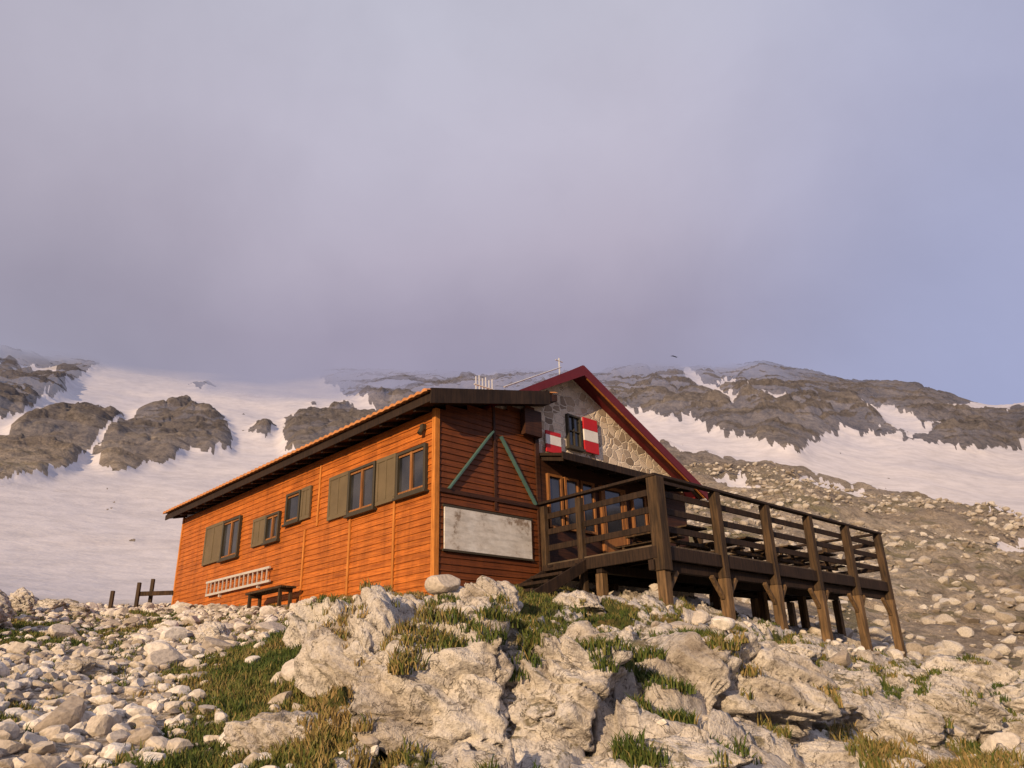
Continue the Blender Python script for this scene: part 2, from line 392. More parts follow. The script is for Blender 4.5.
# ------------------------------------------------------------------ geometry helpers
class G:
    def __init__(s):s.v=[];s.f=[]
    def box(s,x0,x1,y0,y1,z0,z1):
        b=len(s.v);s.v+=[(x0,y0,z0),(x1,y0,z0),(x1,y1,z0),(x0,y1,z0),(x0,y0,z1),(x1,y0,z1),(x1,y1,z1),(x0,y1,z1)]
        s.f+=[tuple(b+i for i in q) for q in((0,3,2,1),(4,5,6,7),(0,1,5,4),(1,2,6,5),(2,3,7,6),(3,0,4,7))];return s
    def beam(s,p,q,w,h,up=(0,0,1)):
        p=Vector(p);q=Vector(q);d=(q-p).normalized();u=Vector(up)
        if abs(d.dot(u))>.98:u=Vector((0,1,0))
        sd=d.cross(u).normalized();uu=sd.cross(d).normalized();b=len(s.v)
        for e in(p,q):
            for a,c in((-1,-1),(1,-1),(1,1),(-1,1)):s.v.append(tuple(e+sd*(a*w/2)+uu*(c*h/2)))
        s.f+=[tuple(b+i for i in t) for t in((0,3,2,1),(4,5,6,7),(0,1,5,4),(1,2,6,5),(2,3,7,6),(3,0,4,7))];return s
    def prism(s,poly,y0,y1):
        b=len(s.v);n=len(poly)
        s.v+=[(x,y0,z) for x,z in poly]+[(x,y1,z) for x,z in poly]
        s.f+=[tuple(b+i for i in range(n)),tuple(b+n+i for i in reversed(range(n)))]
        s.f+=[(b+(i+1)%n,b+i,b+n+i,b+n+(i+1)%n) for i in range(n)];return s
    def cyl(s,p,q,r,n=10):
        p=Vector(p);q=Vector(q);d=(q-p).normalized();u=Vector((0,0,1)) if abs(d.z)<.9 else Vector((1,0,0))
        a=d.cross(u).normalized();c=a.cross(d);b=len(s.v)
        for e in(p,q):
            for i in range(n):
                t=2*math.pi*i/n;s.v.append(tuple(e+a*(r*math.cos(t))+c*(r*math.sin(t))))
        s.f+=[(b+i,b+(i+1)%n,b+n+(i+1)%n,b+n+i) for i in range(n)]
        s.f+=[tuple(b+i for i in reversed(range(n))),tuple(b+n+i for i in range(n))];return s
    def obj(s,name,mat,parent=None,bev=0.0):
        import bmesh
        me=bpy.data.meshes.new(name);me.from_pydata(s.v,[],s.f);bm=bmesh.new();bm.from_mesh(me);bmesh.ops.recalc_face_normals(bm,faces=bm.faces);bm.to_mesh(me);bm.free()
        o=addobj(name,me,parent,mat)
        if bev:
            m=o.modifiers.new('b','BEVEL');m.width=bev;m.segments=1;m.limit_method='ANGLE'
        return o
def empty(name,loc=(0,0,0),rz=0):
    o=bpy.data.objects.new(name,None);scene.collection.objects.link(o);o.location=loc;o.rotation_euler=(0,0,rz);return o

# ------------------------------------------------------------------ GROUND + MOUNTAIN
in_az=np.linspace(-40,40,1100)
azs=np.concatenate([np.linspace(-180,-41,70),in_az,np.linspace(41,180,70)])
def sheet(name,rs,mat):
    A,R=np.meshgrid(np.radians(azs),rs)
    X=R*np.sin(A);Y=R*np.cos(A);sh=X.shape
    z,veg,rock=terrain(X.ravel(),Y.ravel())
    far=R.ravel()>24
    snow=np.zeros(X.size);rel=np.zeros(X.size)
    xf,yf=X.ravel()[far],Y.ravel()[far]
    snow[far]=snowmask(xf,yf)
    S=(1-snow).reshape(sh)
    for w in(5,5):   # soften the edge of the rock relief
        P=np.pad(S,w,mode='edge');C=P.cumsum(0).cumsum(1);C=np.pad(C,((1,0),(1,0)))
        n=2*w+1;S=(C[n:,n:]-C[:-n,n:]-C[n:,:-n]+C[:-n,:-n])/(n*n)
    rel[far]=relief(xf,yf,S.ravel()[far])
    z=z+rel
    z=np.where(R.ravel()>500,np.minimum(z,20),z)
    V=np.stack([X.ravel(),Y.ravel(),z],1);nr,nc=sh;I=np.arange(nr*nc).reshape(nr,nc)
    Q=np.stack([I[:-1,:-1],I[1:,:-1],I[1:,1:],I[:-1,1:]],-1).reshape(-1,4)[:,::-1]
    # nothing is built above the cloud base
    zc=(V[:,2]-.09*V[:,0])[Q[:,0]];Q=Q[zc<150]
    me=newmesh(name,V,quads=Q,smooth=True)
    for nm,vals in(('snow',snow),('veg',veg),('rock',rock)):fattr(me,nm,vals)
    return addobj(name,me,None,mat)
RS1=np.concatenate([np.array([.02,.8,1.4,2,2.5,3,3.4]),np.exp(np.arange(math.log(3.7),math.log(36),.0050))])
RS2=np.concatenate([[RS1[-1]],np.exp(np.arange(math.log(RS1[-1]*1.005),math.log(300),.0062)),np.exp(np.arange(math.log(302),math.log(430),.014)),[600,1000,2500.]])
sheet('ground',RS1,M_ground)
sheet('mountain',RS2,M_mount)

# ------------------------------------------------------------------ boulders and scree
def ico(sub):
    import bmesh
    bm=bmesh.new();bmesh.ops.create_icosphere(bm,subdivisions=sub,radius=1)
    v=np.array([p.co[:] for p in bm.verts]);f=np.array([[q.index for q in p.verts] for p in bm.faces]);bm.free();return v,f
def rockshape(base,planes,seed,rough=.0):
    g=np.random.default_rng(seed);v=base.copy()
    for i in range(planes):
        n=g.normal(size=3);n/=np.linalg.norm(n);d=g.uniform(.45,.85)
        k=np.maximum(v@n-d,0);v-=k[:,None]*n
    if rough>0:
        for sc,am in((2.2,.12),(5,.055),(11,.028),(23,.013)):
            am*=rough
            nn=perlin(v[:,0]*sc+v[:,2]*sc*.7+seed,v[:,1]*sc-v[:,2]*sc*.6,seed)+perlin(v[:,1]*sc+5,v[:,2]*sc+v[:,0]*sc*.5,seed+3)
            v+=base*(nn*am)[:,None]
        for sc,am in((1.6,.13),(3.6,.06)):   # open joints
            nn=perlin(v[:,0]*sc*.6+v[:,2]*sc+seed*2,v[:,1]*sc+v[:,2]*sc*.3,seed+7)
            v-=base*(np.exp(-(nn/.045)**2)*am*rough)[:,None]
    return v
b5,f5=ico(6);b1,f1=ico(2);b2,f2=ico(3)
BO=[(-12.6,9.3,.62,.5,.85),(-13.9,11.8,.6,.5,.6),(-11.0,7.7,.5,.45,.6),(-6.3,9.4,.9,.6,.74),(-3.4,8.3,.55,.5,.55),(-8.6,8.4,.5,.45,.6),(-9.6,10.4,.7,.5,.66),
 (9.2,7.0,1.15,.95,.82),(4.4,7.6,.6,.55,.5),(14.5,7.3,.8,.7,.5),(2.3,5.9,.65,.55,.42),(-4.8,5.8,.85,.6,.52),(-9.3,6.1,.45,.45,.38),(-1.5,7.0,.5,.4,.36),
 (6.0,10.0,.6,.5,.46),(11.5,9.0,.7,.6,.42),(18.5,8.4,.75,.6,.38),(22.5,10.0,.7,.6,.34),(26.5,9.9,.6,.5,.32),(30.5,10.6,.7,.6,.38),
 (18,12.6,.6,.5,.36),(24,13.6,.6,.5,.36),(28,15.5,.9,.7,.5),(31.5,14,.7,.7,.40),(-36.5,17.5,.95,.7,.75),(-34.5,20,.8,.5,.5),(-31,24,.9,.6,.45),(-33,22.5,.6,.5,.4),
 (-2.5,12.4,.6,.4,.40),(-6.5,12.9,.6,.5,.40),(4.5,13.6,.45,.4,.3),(-10.5,13.4,.6,.5,.45),(-21,15,.35,.3,.25),(-29,12,.4,.3,.25),(-15,17,.4,.3,.22),(9,5.5,.7,.55,.3),(20,6.7,.7,.6,.3),(-16.5,6.4,.35,.3,.25),(26,6.9,.6,.5,.3),(-3.0,10.6,.5,.5,.45),(14,13.4,.5,.4,.32),
 (16,7.9,.35,.3,.28),(12.3,7.9,.4,.35,.3),(20.5,9.0,.4,.35,.26),(0.5,8.8,.35,.3,.26),(24.5,8.4,.4,.35,.28)]
for i,(az,r,sx,sy,sz) in enumerate(BO):
    a=math.radians(az);x,y=r*math.sin(a),r*math.cos(a)
    v=rockshape(b5,12,100+i,1.0)*np.array([sx,sy,sz])*1.14
    t=random.uniform(-.5,.5);c,s=math.cos(t),math.sin(t)
    v=np.stack([v[:,0]*c-v[:,1]*s,v[:,0]*s+v[:,1]*c,v[:,2]],1)
    th=random.uniform(-.2,.2);c,s=math.cos(th),math.sin(th)
    v=np.stack([v[:,0]*c-v[:,2]*s,v[:,1],v[:,0]*s+v[:,2]*c],1)
    me=newmesh('limestone_boulder',v,tris=f5,smooth=True)
    addobj('limestone_boulder',me,None,M_lime,(x,y,float(H(x,y)[0])+sz*.06))
# tufts growing on ledges and in the gaps: drop points onto ground + boulders
bpy.context.view_layer.update()
dg=bpy.context.evaluated_depsgraph_get()
TP=[];tries=0
g2r=np.random.default_rng(77)
caz=g2r.uniform(-15,39,26000);cr=4.6+13*g2r.random(26000)**1.1
cx_=cr*np.sin(np.radians(caz));cy_=cr*np.cos(np.radians(caz))
pm=fbm(cx_*.75,cy_*.75,3,611)+.35*fbm(cx_*2.6,cy_*2.6,2,617)+.22*np.exp(-((caz+11)/3.5)**2)
cz_=H(cx_,cy_)
for i in np.nonzero(pm>.13)[0]:
    if len(TP)>=5200:break
    ok,loc,nor,idx,ob,mt=scene.ray_cast(dg,Vector((cx_[i],cy_[i],cz_[i]+3)),Vector((0,0,-1)))
    if ok and nor.z>.62 and loc.z<cz_[i]+.75:
        lx,ly=tolocal(loc.x,loc.y)
        if (lx>-.1 and lx<9.1 and ly>-.1 and ly<14):continue
        TP.append((loc.x,loc.y,loc.z))
TP=np.array(TP)

def scatter(name,n,azr,rr,smin,smax,base,faces,vexp,mat,slope=False):
    az=np.radians(rng.uniform(*azr,n*3));r=np.sqrt(rng.uniform(rr[0]**2,rr[1]**2,n*3))
    x=r*np.sin(az);y=r*np.cos(az)
    z,vg,rk=terrain(x,y)
    lx,ly=tolocal(x,y)
    ok=~((lx>-.5)&(lx<10)&(ly>-.3)&(ly<14))
    if slope:
        sn=snowmask(x,y);z=z+relief(x,y,1-sn);ok&=(sn<.1)&(fbm(x/9,y/9,3,401)>-.15)
    else:ok&=(rng.random(n*3)<np.clip(.75-1.7*np.maximum(vg,0)-(0 if azr[1]<-5 else .4*rk),.03,1))
    x,y,z=x[ok][:n],y[ok][:n],z[ok][:n];n=len(x)
    vars_=[rockshape(base,9,500+i)*np.array([1,.8,.62]) for i in range(14)]
    nv=len(base);VV=np.empty((n,nv,3));
    sz=smin+(smax-smin)*rng.random(n)**vexp
    for i in range(n):
        b=vars_[i%14];t=rng.uniform(0,6.28);c,s=math.cos(t),math.sin(t);q=rng.uniform(-.5,.5);cq,sq=math.cos(q),math.sin(q)
        w=b@np.array([[cq,0,sq],[0,1,0],[-sq,0,cq]])
        VV[i]=np.stack([w[:,0]*c-w[:,1]*s,w[:,0]*s+w[:,1]*c,w[:,2]],1)*sz[i]+(x[i],y[i],z[i]+.22*sz[i])
    F=(faces[None]+(np.arange(n)*nv)[:,None,None]).reshape(-1,3)
    me=newmesh(name,VV.reshape(-1,3),tris=F,smooth=False)
    fattr(me,'rv',np.repeat(rng.random(n),nv))
    return addobj(name,me,None,mat)
def mat_scree(name,f=1.0):
    k=N(name);g=k.n('ShaderNodeNewGeometry');P=g.outputs['Position']
    rv=k.attr('rv');c=k.ramp(rv,[(0,(.30*f,.25*f,.205*f)),(.3,(.50*f,.435*f,.365*f)),(.7,(.62*f,.56*f,.49*f)),(1,(.74*f,.69*f,.63*f))])
    n=k.noise(P,20,4,.7);c=k.mix(.6,c,k.ramp(n,[(.35,.5),(.6,1.1)]),'MULTIPLY')
    return k.fin(c,.9,k.bump(n,.6,.02))
M_scree=mat_scree('scree_limestone');M_scree2=mat_scree('slope_limestone',.75)
scatter('scree',10500,(-44,-9),(5,29),.022,.15,b1,f1,2.9,M_scree)
scatter('loose_stones',2200,(-14,42),(4.5,24),.02,.12,b1,f1,2.8,M_scree)
scatter('rubble_rocks',240,(-42,40),(6,27),.12,.32,b2,f2,2.2,M_scree)
scatter('slope_rocks',4600,(8,41),(27,100),.06,.5,b1,f1,3.6,M_scree2,True)

# ------------------------------------------------------------------ grass
n=600000
az=np.radians(rng.uniform(-41,41,n));r=4.2+(26-4.2)*rng.random(n)**1.15
x=r*np.sin(az);y=r*np.cos(az)
z,vg,rk=terrain(x,y)
lx,ly=tolocal(x,y)
clump=fbm(x*3.5,y*3.5,2,301)
keep=(vg+.7*clump>.08)&(rng.random(n)<.75)&~((lx>0)&(lx<9)&(ly>0)&(ly<14))
x,y,z,r,vg,clump=[q[keep] for q in(x,y,z,r,vg,clump)];n=len(x)
hgt=(.022+.05*rng.random(n)**1.6+.045*np.clip(vg,0,1)*rng.random(n))*(1+.9*np.clip(clump,0,1))
dryb=np.zeros(n)
# tufts
m=26;tn=len(TP)
if tn:
    ph=rng.uniform(0,2*math.pi,(tn,m));rad=.065*np.sqrt(rng.random((tn,m)))
    tx=(TP[:,0:1]+rad*np.cos(ph)).ravel();ty=(TP[:,1:2]+rad*np.sin(ph)).ravel();tz=np.repeat(TP[:,2],m)-.012
    th=(.03+.075*rng.random(tn*m)**1.3)*np.repeat(.6+.7*rng.random(tn),m)
    x=np.concatenate([x,tx]);y=np.concatenate([y,ty]);z=np.concatenate([z,tz]);hgt=np.concatenate([hgt,th])
    r=np.hypot(x,y);dryb=np.concatenate([dryb,np.full(tn*m,.12)]);n=len(x)
wd=.0032+.0020*rng.random(n)+.00026*r
t=rng.uniform(0,2*math.pi,n);ln=rng.uniform(.15,.9,n)*hgt;ld=rng.uniform(0,2*math.pi,n)
cx,sx=np.cos(t)*wd,np.sin(t)*wd;dx,dy=np.cos(ld)*ln,np.sin(ld)*ln
v=np.empty((n,5,3))
v[:,0]=np.stack([x-cx,y-sx,z-.01],1);v[:,1]=np.stack([x+cx,y+sx,z-.01],1)
v[:,2]=np.stack([x+cx*.8+dx*.4,y+sx*.8+dy*.4,z+hgt*.62],1);v[:,3]=np.stack([x-cx*.8+dx*.4,y-sx*.8+dy*.4,z+hgt*.62],1)
v[:,4]=np.stack([x+dx,y+dy,z+hgt],1)
b=(np.arange(n)*5)[:,None]
F=np.concatenate([b+[0,1,2],b+[0,2,3],b+[3,2,4]],1).reshape(-1,3)
me=newmesh('grass',v.reshape(-1,3),tris=F)
azd=np.degrees(np.arctan2(x,y))
dry=np.clip(.44+dryb+.9*fbm(x*.5+3,y*.5,3,321)+.24*rng.normal(size=n)+.35*np.exp(-((azd+12)/3.)**2),0,1)
fattr(me,'dry',np.repeat(dry,5))
k=N('alpine_grass');c=k.ramp(k.attr('dry'),[(0,(.04,.068,.012)),(.35,(.08,.105,.02)),(.65,(.165,.145,.042)),(1,(.29,.20,.08))])
k.fin(c,.7);addobj('grass',me,None,k.m)

# ------------------------------------------------------------------ HUT
hut=empty('mountain_hut',(HX,HY,0),YAW)
LEN=13.6;ZE=5.54;SL=.226
def az_(x):return ZE+SL*(x+.42)
G().prism([(.03,.9),(2.98,.9),(2.98,az_(2.98)-.12),(.03,az_(.03)-.12)],.03,LEN-.03).obj('annex_core',M_darkb,hut)
def siding_left(y0,y1,z0,z1,p=.135):
    g=G();z=math.floor(z0/p)*p
    while z<z1:
        zt=min(z+p,z1);b=len(g.v)
        g.v+=[(-.026,y0,z),(-.026,y1,z),(-.006,y1,zt),(-.006,y0,zt),(.03,y0,z),(.03,y1,z)]
        g.f+=[(b,b+3,b+2,b+1),(b,b+1,b+5,b+4)];z+=p
    return g
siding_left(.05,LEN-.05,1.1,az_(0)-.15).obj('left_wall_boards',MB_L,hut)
def siding_front(x0,x1,z0,ztop,p=.135,yo=0):
    g=G();z=math.floor(z0/p)*p
    while z<ztop(x1):
        zt=z+p;xa=x0
        while xa<x1 and ztop(xa)<zt:xa+=.05
        if xa<x1:
            b=len(g.v);g.v+=[(xa,yo-.026,z),(x1,yo-.026,z),(x1,yo-.006,zt),(xa,yo-.006,zt),(xa,yo+.03,z),(x1,yo+.03,z)]
            g.f+=[(b,b+1,b+2,b+3),(b,b+4,b+5,b+1)]
        z+=p
    return g
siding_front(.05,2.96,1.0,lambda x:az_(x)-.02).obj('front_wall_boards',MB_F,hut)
g=G();g.box(-.045,.07,-.045,.07,1.0,az_(0)-.12);g.box(-.04,.05,LEN-.06,LEN+.04,1.2,az_(0)-.12)
for y in(1.38,3.14,5.24):g.box(-.05,-.02,y-.035,y+.035,1.2,3.78)
g.box(-.048,-.02,4.62,4.69,3.78,5.3)
g.obj('corner_boards_and_battens',M_trim,hut)
g=G();g.box(1.59,1.65,-.05,-.02,3.55,6.0);g.box(.07,2.98,-.055,-.02,3.73,3.82);g.box(2.90,3.02,-.06,.05,1.0,6.1)
g.box(2.45,3.0,-.20,-.06,5.42,6.05)
g.obj('front_wall_battens',M_darkb,hut)
G().box(.2,2.66,-.065,-.03,2.58,3.44).obj('notice_panel',M_panel,hut,.004)
g=G();g.box(.16,2.70,-.075,-.031,2.54,2.58);g.box(.16,2.70,-.075,-.031,3.44,3.48);g.obj('notice_panel_frame',M_frame,hut)
g=G();g.beam((1.56,-.06,5.31),(.31,-.06,3.82),.035,.085,(0,1,0));g.beam((1.80,-.06,5.24),(2.83,-.06,3.82),.035,.085,(0,1,0));g.obj('shutter_struts',M_teal,hut)
gf=G();gg=G();gs=G();gi=G()
def win(y0,y1,z0,z1,mull=1):
    w=.065
    gf.box(-.11,-.02,y0,y0+w,z0,z1);gf.box(-.11,-.02,y1-w,y1,z0,z1);gf.box(-.11,-.02,y0+w,y1-w,z0,z0+w);gf.box(-.11,-.02,y0+w,y1-w,z1-w,z1)
    gf.box(-.15,-.02,y0-.04,y1+.04,z0-.05,z0-.002)
    gg.box(-.045,-.032,y0+w,y1-w,z0+w,z1-w)
    for i in range(mull):
        ym=y0+(y1-y0)*(i+1)/(mull+1);gi.box(-.085,-.03,ym-.035,ym+.035,z0+w,z1-w)
    a=y0+w
    gi.box(-.075,-.03,a,y1-w,z1-w-.05,z1-w-.001);gi.box(-.075,-.03,a,y1-w,z0+w+.001,z0+w+.05)
def shut(y0,y1,z0,z1):
    gs.box(-.075,-.03,y0,y1,z0,z1)
    for a,b_ in((z0,z0+.09),(z1-.09,z1)):gs.box(-.09,-.076,y0,y1,a,b_)
    gs.box(-.09,-.076,y0,y0+.08,z0+.091,z1-.091);gs.box(-.09,-.076,y1-.08,y1,z0+.091,z1-.091)
    gs.box(-.088,-.076,(y0+y1)/2-.03,(y0+y1)/2+.03,z0+.091,z1-.091)
win(.22,1.27,3.80,4.80);shut(1.32,2.06,3.78,4.84);win(2.10,3.22,3.76,4.84);shut(3.26,4.12,3.80,4.86)
win(5.52,6.27,4.06,4.86,0);shut(5.02,5.48,4.04,4.87);win(6.60,7.36,3.74,4.5,1);shut(7.40,8.15,3.74,4.52)
win(9.0,10.15,3.64,4.80);shut(10.2,11.45,3.66,4.84)
gf.obj('window_frames',M_frame,hut,.004);gg.obj('window_glass',M_glass,hut);gs.obj('shutters',M_shut,hut,.004);gi.obj('window_sashes',M_frameo,hut)
g=G();g.box(-.12,-.03,.30,.40,5.12,5.24);g.cyl((-.10,.35,5.12),(-.16,.35,5.02),.06);g.obj('wall_lamp',M_frame,hut)
y0,y1=-.45,LEN+.42;x0,x1=-.45,3.35
per=.23;ny=int((y1-y0)/per*8)
vs=[];fs=[];ys=np.linspace(y0,y1,ny)
xe=x0-.13
for j,yy in enumerate(ys):
    hh=.06*abs(math.sin(math.pi*(yy-y0)/per))
    for xx in(xe,x1):vs.append((xx,yy,ZE+.165+SL*(xx+.42)+hh))
    vs.append((xe,yy,ZE+.135+SL*(xe+.42)+hh*.35));vs.append((x0+.2,yy,ZE+.135+SL*(x0+.2+.42)+hh*.35))
for j in range(ny-1):
    a=j*4;b=(j+1)*4;fs+=[(a,a+1,b+1,b),(a+2,a,b,b+2),(a+3,a+2,b+2,b+3)]
me=newmesh('annex_roof_tiles',vs,faces=fs);addobj('annex_roof_tiles',me,hut,M_tile)
G().prism([(x0,az_(x0)-.04),(x1,az_(x1)-.04),(x1,az_(x1)+.13),(x0,az_(x0)+.13)],y0+.03,y1-.02).obj('annex_roof_deck',M_darkb,hut)
g=G();g.prism([(x0-.03,az_(x0)-.13),(3.05,az_(3.05)-.13),(3.05,az_(3.05)+.20),(x0-.03,az_(x0)+.20)],y0-.01,y0+.028);g.obj('verge_fascia',M_dark,hut)
g=G();g.box(x0-.03,x0-.002,y0+.03,y1,ZE-.09,ZE+.075);g.obj('eave_fascia',M_dark,hut)
g=G()
for i in range(22):
    yy=.2+i*.63;g.beam((-.42,yy,az_(-.42)-.075),(0,yy,az_(0)-.075),.09,.10)
g.obj('rafter_ends',M_dark,hut)
APX,APZ=4.40,7.52;SYF=.06
def zl(x):return APZ-(APX-x)*.535 if x<APX else APZ-(x-APX)*.497
G().prism([(1.75,.8),(8.95,.8),(8.95,zl(8.95)-.10),(APX,APZ-.10),(1.75,zl(1.75)-.10)],SYF,12).obj('stone_walls',M_stone,hut)
g=G();t=.10
g.prism([(APX,APZ-t),(9.43,zl(9.43)-t),(9.43,zl(9.43)),(APX,APZ)],-.40,12.4)
g.prism([(APX,APZ-t),(APX,APZ),(1.45,zl(1.45)),(1.45,zl(1.45)-t)],-.40,12.4)
g.obj('gable_roof',M_red,hut)
g=G()
g.prism([(APX,APZ-.22),(9.47,zl(9.47)-.22),(9.47,zl(9.47)+.05),(APX,APZ+.06)],-.44,-.402)
g.prism([(APX,APZ-.22),(APX,APZ+.06),(1.72,zl(1.72)+.05),(1.72,zl(1.72)-.12)],-.44,-.402)
g.prism([(APX-.16,APZ-.02),(APX,APZ+.075),(APX+.16,APZ-.02)],-.401,12.42)
g.box(9.40,9.50,-.40,12.4,zl(9.43)-.16,zl(9.43)-.03)
g.obj('verge_boards_and_ridge',M_red,hut)
g=G()
for i in range(20):
    yy=-.25+i*.63
    g.beam((8.95,yy,zl(8.95)-.18),(9.38,yy,zl(9.38)-.18),.08,.12)
g.obj('stone_house_rafters',M_dark,hut)
g=G();g.beam((APX+.12,-.41,APZ-.28),(9.3,-.41,zl(9.3)-.27),.02,.04,(0,1,0))
g.obj('pale_verge_trim',M_trim,hut)
F=SYF-.22
def fb(g,x0,x1,y0,y1,z0,z1):g.box(x0,x1,y0+F,y1+F,z0,z1)
g=G();fb(g,4.12,4.17,.13,.24,5.47,6.33);fb(g,4.57,4.62,.13,.24,5.47,6.33);fb(g,4.17,4.57,.13,.24,5.47,5.52);fb(g,4.17,4.57,.13,.24,6.28,6.33);fb(g,4.355,4.385,.15,.215,5.52,6.28);fb(g,4.17,4.57,.15,.212,5.89,5.92)
fb(g,4.07,4.67,.08,.24,5.41,5.468);g.obj('gable_window_frame',M_frame,hut)
g=G();fb(g,4.17,4.57,.19,.205,5.52,6.28);g.obj('gable_window_glass',M_glass,hut)
g=G();fb(g,4.70,5.24,.12,.16,5.44,5.74);fb(g,4.70,5.24,.12,.16,6.04,6.36);fb(g,3.30,3.82,.12,.16,5.18,5.38);fb(g,3.30,3.82,.12,.16,5.62,5.72)
g.obj('shutters_red',M_redp,hut,.004)
g=G();fb(g,4.70,5.24,.12,.16,5.742,6.038);fb(g,3.30,3.82,.12,.16,5.382,5.618);g.obj('shutters_white',M_white,hut,.004)
g=G();fb(g,3.04,8.85,.12,.218,2.4,4.98);g.obj('veranda_boarding',M_darkb,hut)
g=G();g2=G()
for a,b_ in((3.22,3.72),(3.80,4.30),(4.38,4.88),(6.35,6.95),(7.05,7.65)):
    z0,z1=3.35,4.62
    fb(g,a,a+.06,.05,.13,z0,z1);fb(g,b_-.06,b_,.05,.13,z0,z1);fb(g,a+.06,b_-.06,.05,.13,z0,z0+.06);fb(g,a+.06,b_-.06,.05,.13,z1-.06,z1)
    fb(g2,a+.06,b_-.06,.09,.118,z0+.06,z1-.06)
fb(g,5.1,5.18,.04,.13,2.5,4.62);fb(g,6.0,6.08,.04,.13,2.5,4.62);fb(g,5.18,6.0,.04,.13,4.54,4.62);fb(g,5.18,6.0,.06,.118,2.5,3.4);fb(g,5.18,5.28,.06,.118,3.4,4.54);fb(g,5.9,6.0,.06,.118,3.4,4.54)
fb(g2,5.28,5.9,.09,.116,3.4,4.54)
g.obj('veranda_window_frames',M_frameo,hut);g2.obj('veranda_glass',M_glass,hut)
g=G();b=len(g.v)
g.v+=[(3.05,.05,5.12),(8.2,.05,5.12),(8.2,-.75,4.93),(3.05,-.75,4.93),(3.05,.05,5.05),(8.2,.05,5.05),(8.2,-.75,4.86),(3.05,-.75,4.86)]
g.f+=[(b,b+1,b+2,b+3),(b+4,b+7,b+6,b+5),(b+3,b+2,b+6,b+7),(b,b+3,b+7,b+4),(b+1,b+5,b+6,b+2),(b,b+4,b+5,b+1)]
g.box(3.03,8.22,-.79,-.752,4.78,4.95)
for i in range(9):
    xx=3.15+i*.62;g.beam((xx,-.72,4.80),(xx,-.02,4.97),.07,.09)
g.obj('veranda_canopy',M_dark,hut)
ant=empty('roof_antenna',(0,0,0),0);ant.parent=hut
g=G()
for i in range(6):g.cyl((1.30+i*.10,.2,6.0),(1.30+i*.10,.2,6.66+.05*(i%2)),.016,6)
g.cyl((1.25,.2,6.46),(1.9,.2,6.46),.02,6);g.cyl((1.25,.2,6.30),(1.9,.2,6.30),.02,6)
g.cyl((1.9,-.1,6.46),(3.9,-.1,7.50),.018,6);g.cyl((3.95,0,7.2),(3.95,0,7.80),.022,6);g.cyl((3.82,0,7.72),(4.08,0,7.72),.014,6)
g.obj('rods',M_metal,ant)
lad=empty('ladder',(HX,HY,0),YAW)
g=G();g.beam((-.12,6.8,3.05),(-.12,10.8,3.09),.05,.06);g.beam((-.12,6.75,2.70),(-.12,10.75,2.72),.05,.06)
for i in range(15):
    yy=6.95+i*.27;g.beam((-.12,yy,2.70),(-.12,yy,3.07),.03,.03)
for yy in(7.5,9.9):g.box(-.1,-.02,yy-.03,yy+.03,2.6,2.68)
g.obj('rails_and_rungs',M_snowy,lad)
bx,by=toworld(-.45,6.0);hz=float(H(bx,by)[0])
ben=empty('wooden_bench',(bx,by,hz),YAW)
g=G()
for i in range(3):g.box(-.2+i*.14,-.08+i*.14,-.95,.95,.40,.45)
for yy in(-.8,.8):g.box(-.17,.17,yy-.04,yy+.04,.32,.399);g.box(-.17,-.10,yy-.04,yy+.04,-.3,.32);g.box(.10,.17,yy-.04,yy+.04,-.3,.32)
g.obj('seat_and_legs',M_post,ben,.005)
stp=empty('wooden_steps',(HX,HY,0),YAW)
g=G()
for i in range(4):g.box(1.35+i*.42,1.35+i*.42+.46,-1.35,-.45,1.70+i*.19,1.76+i*.19)
g.beam((1.2,-1.38,1.52),(3.05,-1.38,2.38),.05,.22);g.beam((1.2,-.42,1.52),(3.05,-.42,2.38),.05,.22)
g.obj('treads_and_stringers',M_dark,stp,.004)
fe=empty('wooden_fence',(0,0,0))
g=G();pts=[]
for a,r_,h_ in((-27.7,27,.62),(-26.2,27.2,.85),(-25.4,27.4,.95)):
    x=r_*math.sin(math.radians(a));y=r_*math.cos(math.radians(a));zz=float(H(x,y)[0]);g.beam((x,y,zz-.4),(x,y,zz+h_),.10,.10);pts.append((x,y,zz))
g.beam((pts[1][0],pts[1][1],pts[1][2]+.5),(pts[2][0]+.7,pts[2][1],pts[2][2]+.5),.03,.14)
g.obj('posts',M_post,fe,.006)

# ------------------------------------------------------------------ DECK
dk=empty('timber_deck',(HX,HY,0),YAW)
DX=[3.04+i*2.136 for i in range(6)];DY=-3.12;ZF=2.50;ZR=3.78
def gz(lx,ly):
    x,y=toworld(lx,ly);return float(H(x,y)[0])
g=G()
xx=2.98
while xx<13.78:
    g.box(xx,xx+.135,DY-.10,-.10 if xx<8.9 else .04,ZF-.04,ZF);xx+=.145
g.obj('floor_planks',M_deck,dk)
g=G()
g.box(2.92,13.84,DY-.16,DY-.09,ZF-.30,ZF-.045);g.box(2.92,13.84,-.16,-.10,ZF-.30,ZF-.045)
g.box(2.90,2.97,DY-.09,-.16,ZF-.28,ZF-.045);g.box(13.78,13.84,DY-.09,-.16,ZF-.28,ZF-.045)
for i in range(18):
    x=3.2+i*.61;g.box(x-.04,x+.04,DY-.088,-.162,ZF-.20,ZF-.042)
g.box(2.97,13.78,-1.75,-1.6,ZF-.38,ZF-.202);g.box(2.85,13.9,DY-.03,DY+.1,ZF-.50,ZF-.302)
g.obj('beams_and_joists',M_dark,dk,.006)
gu=G();gl=G()
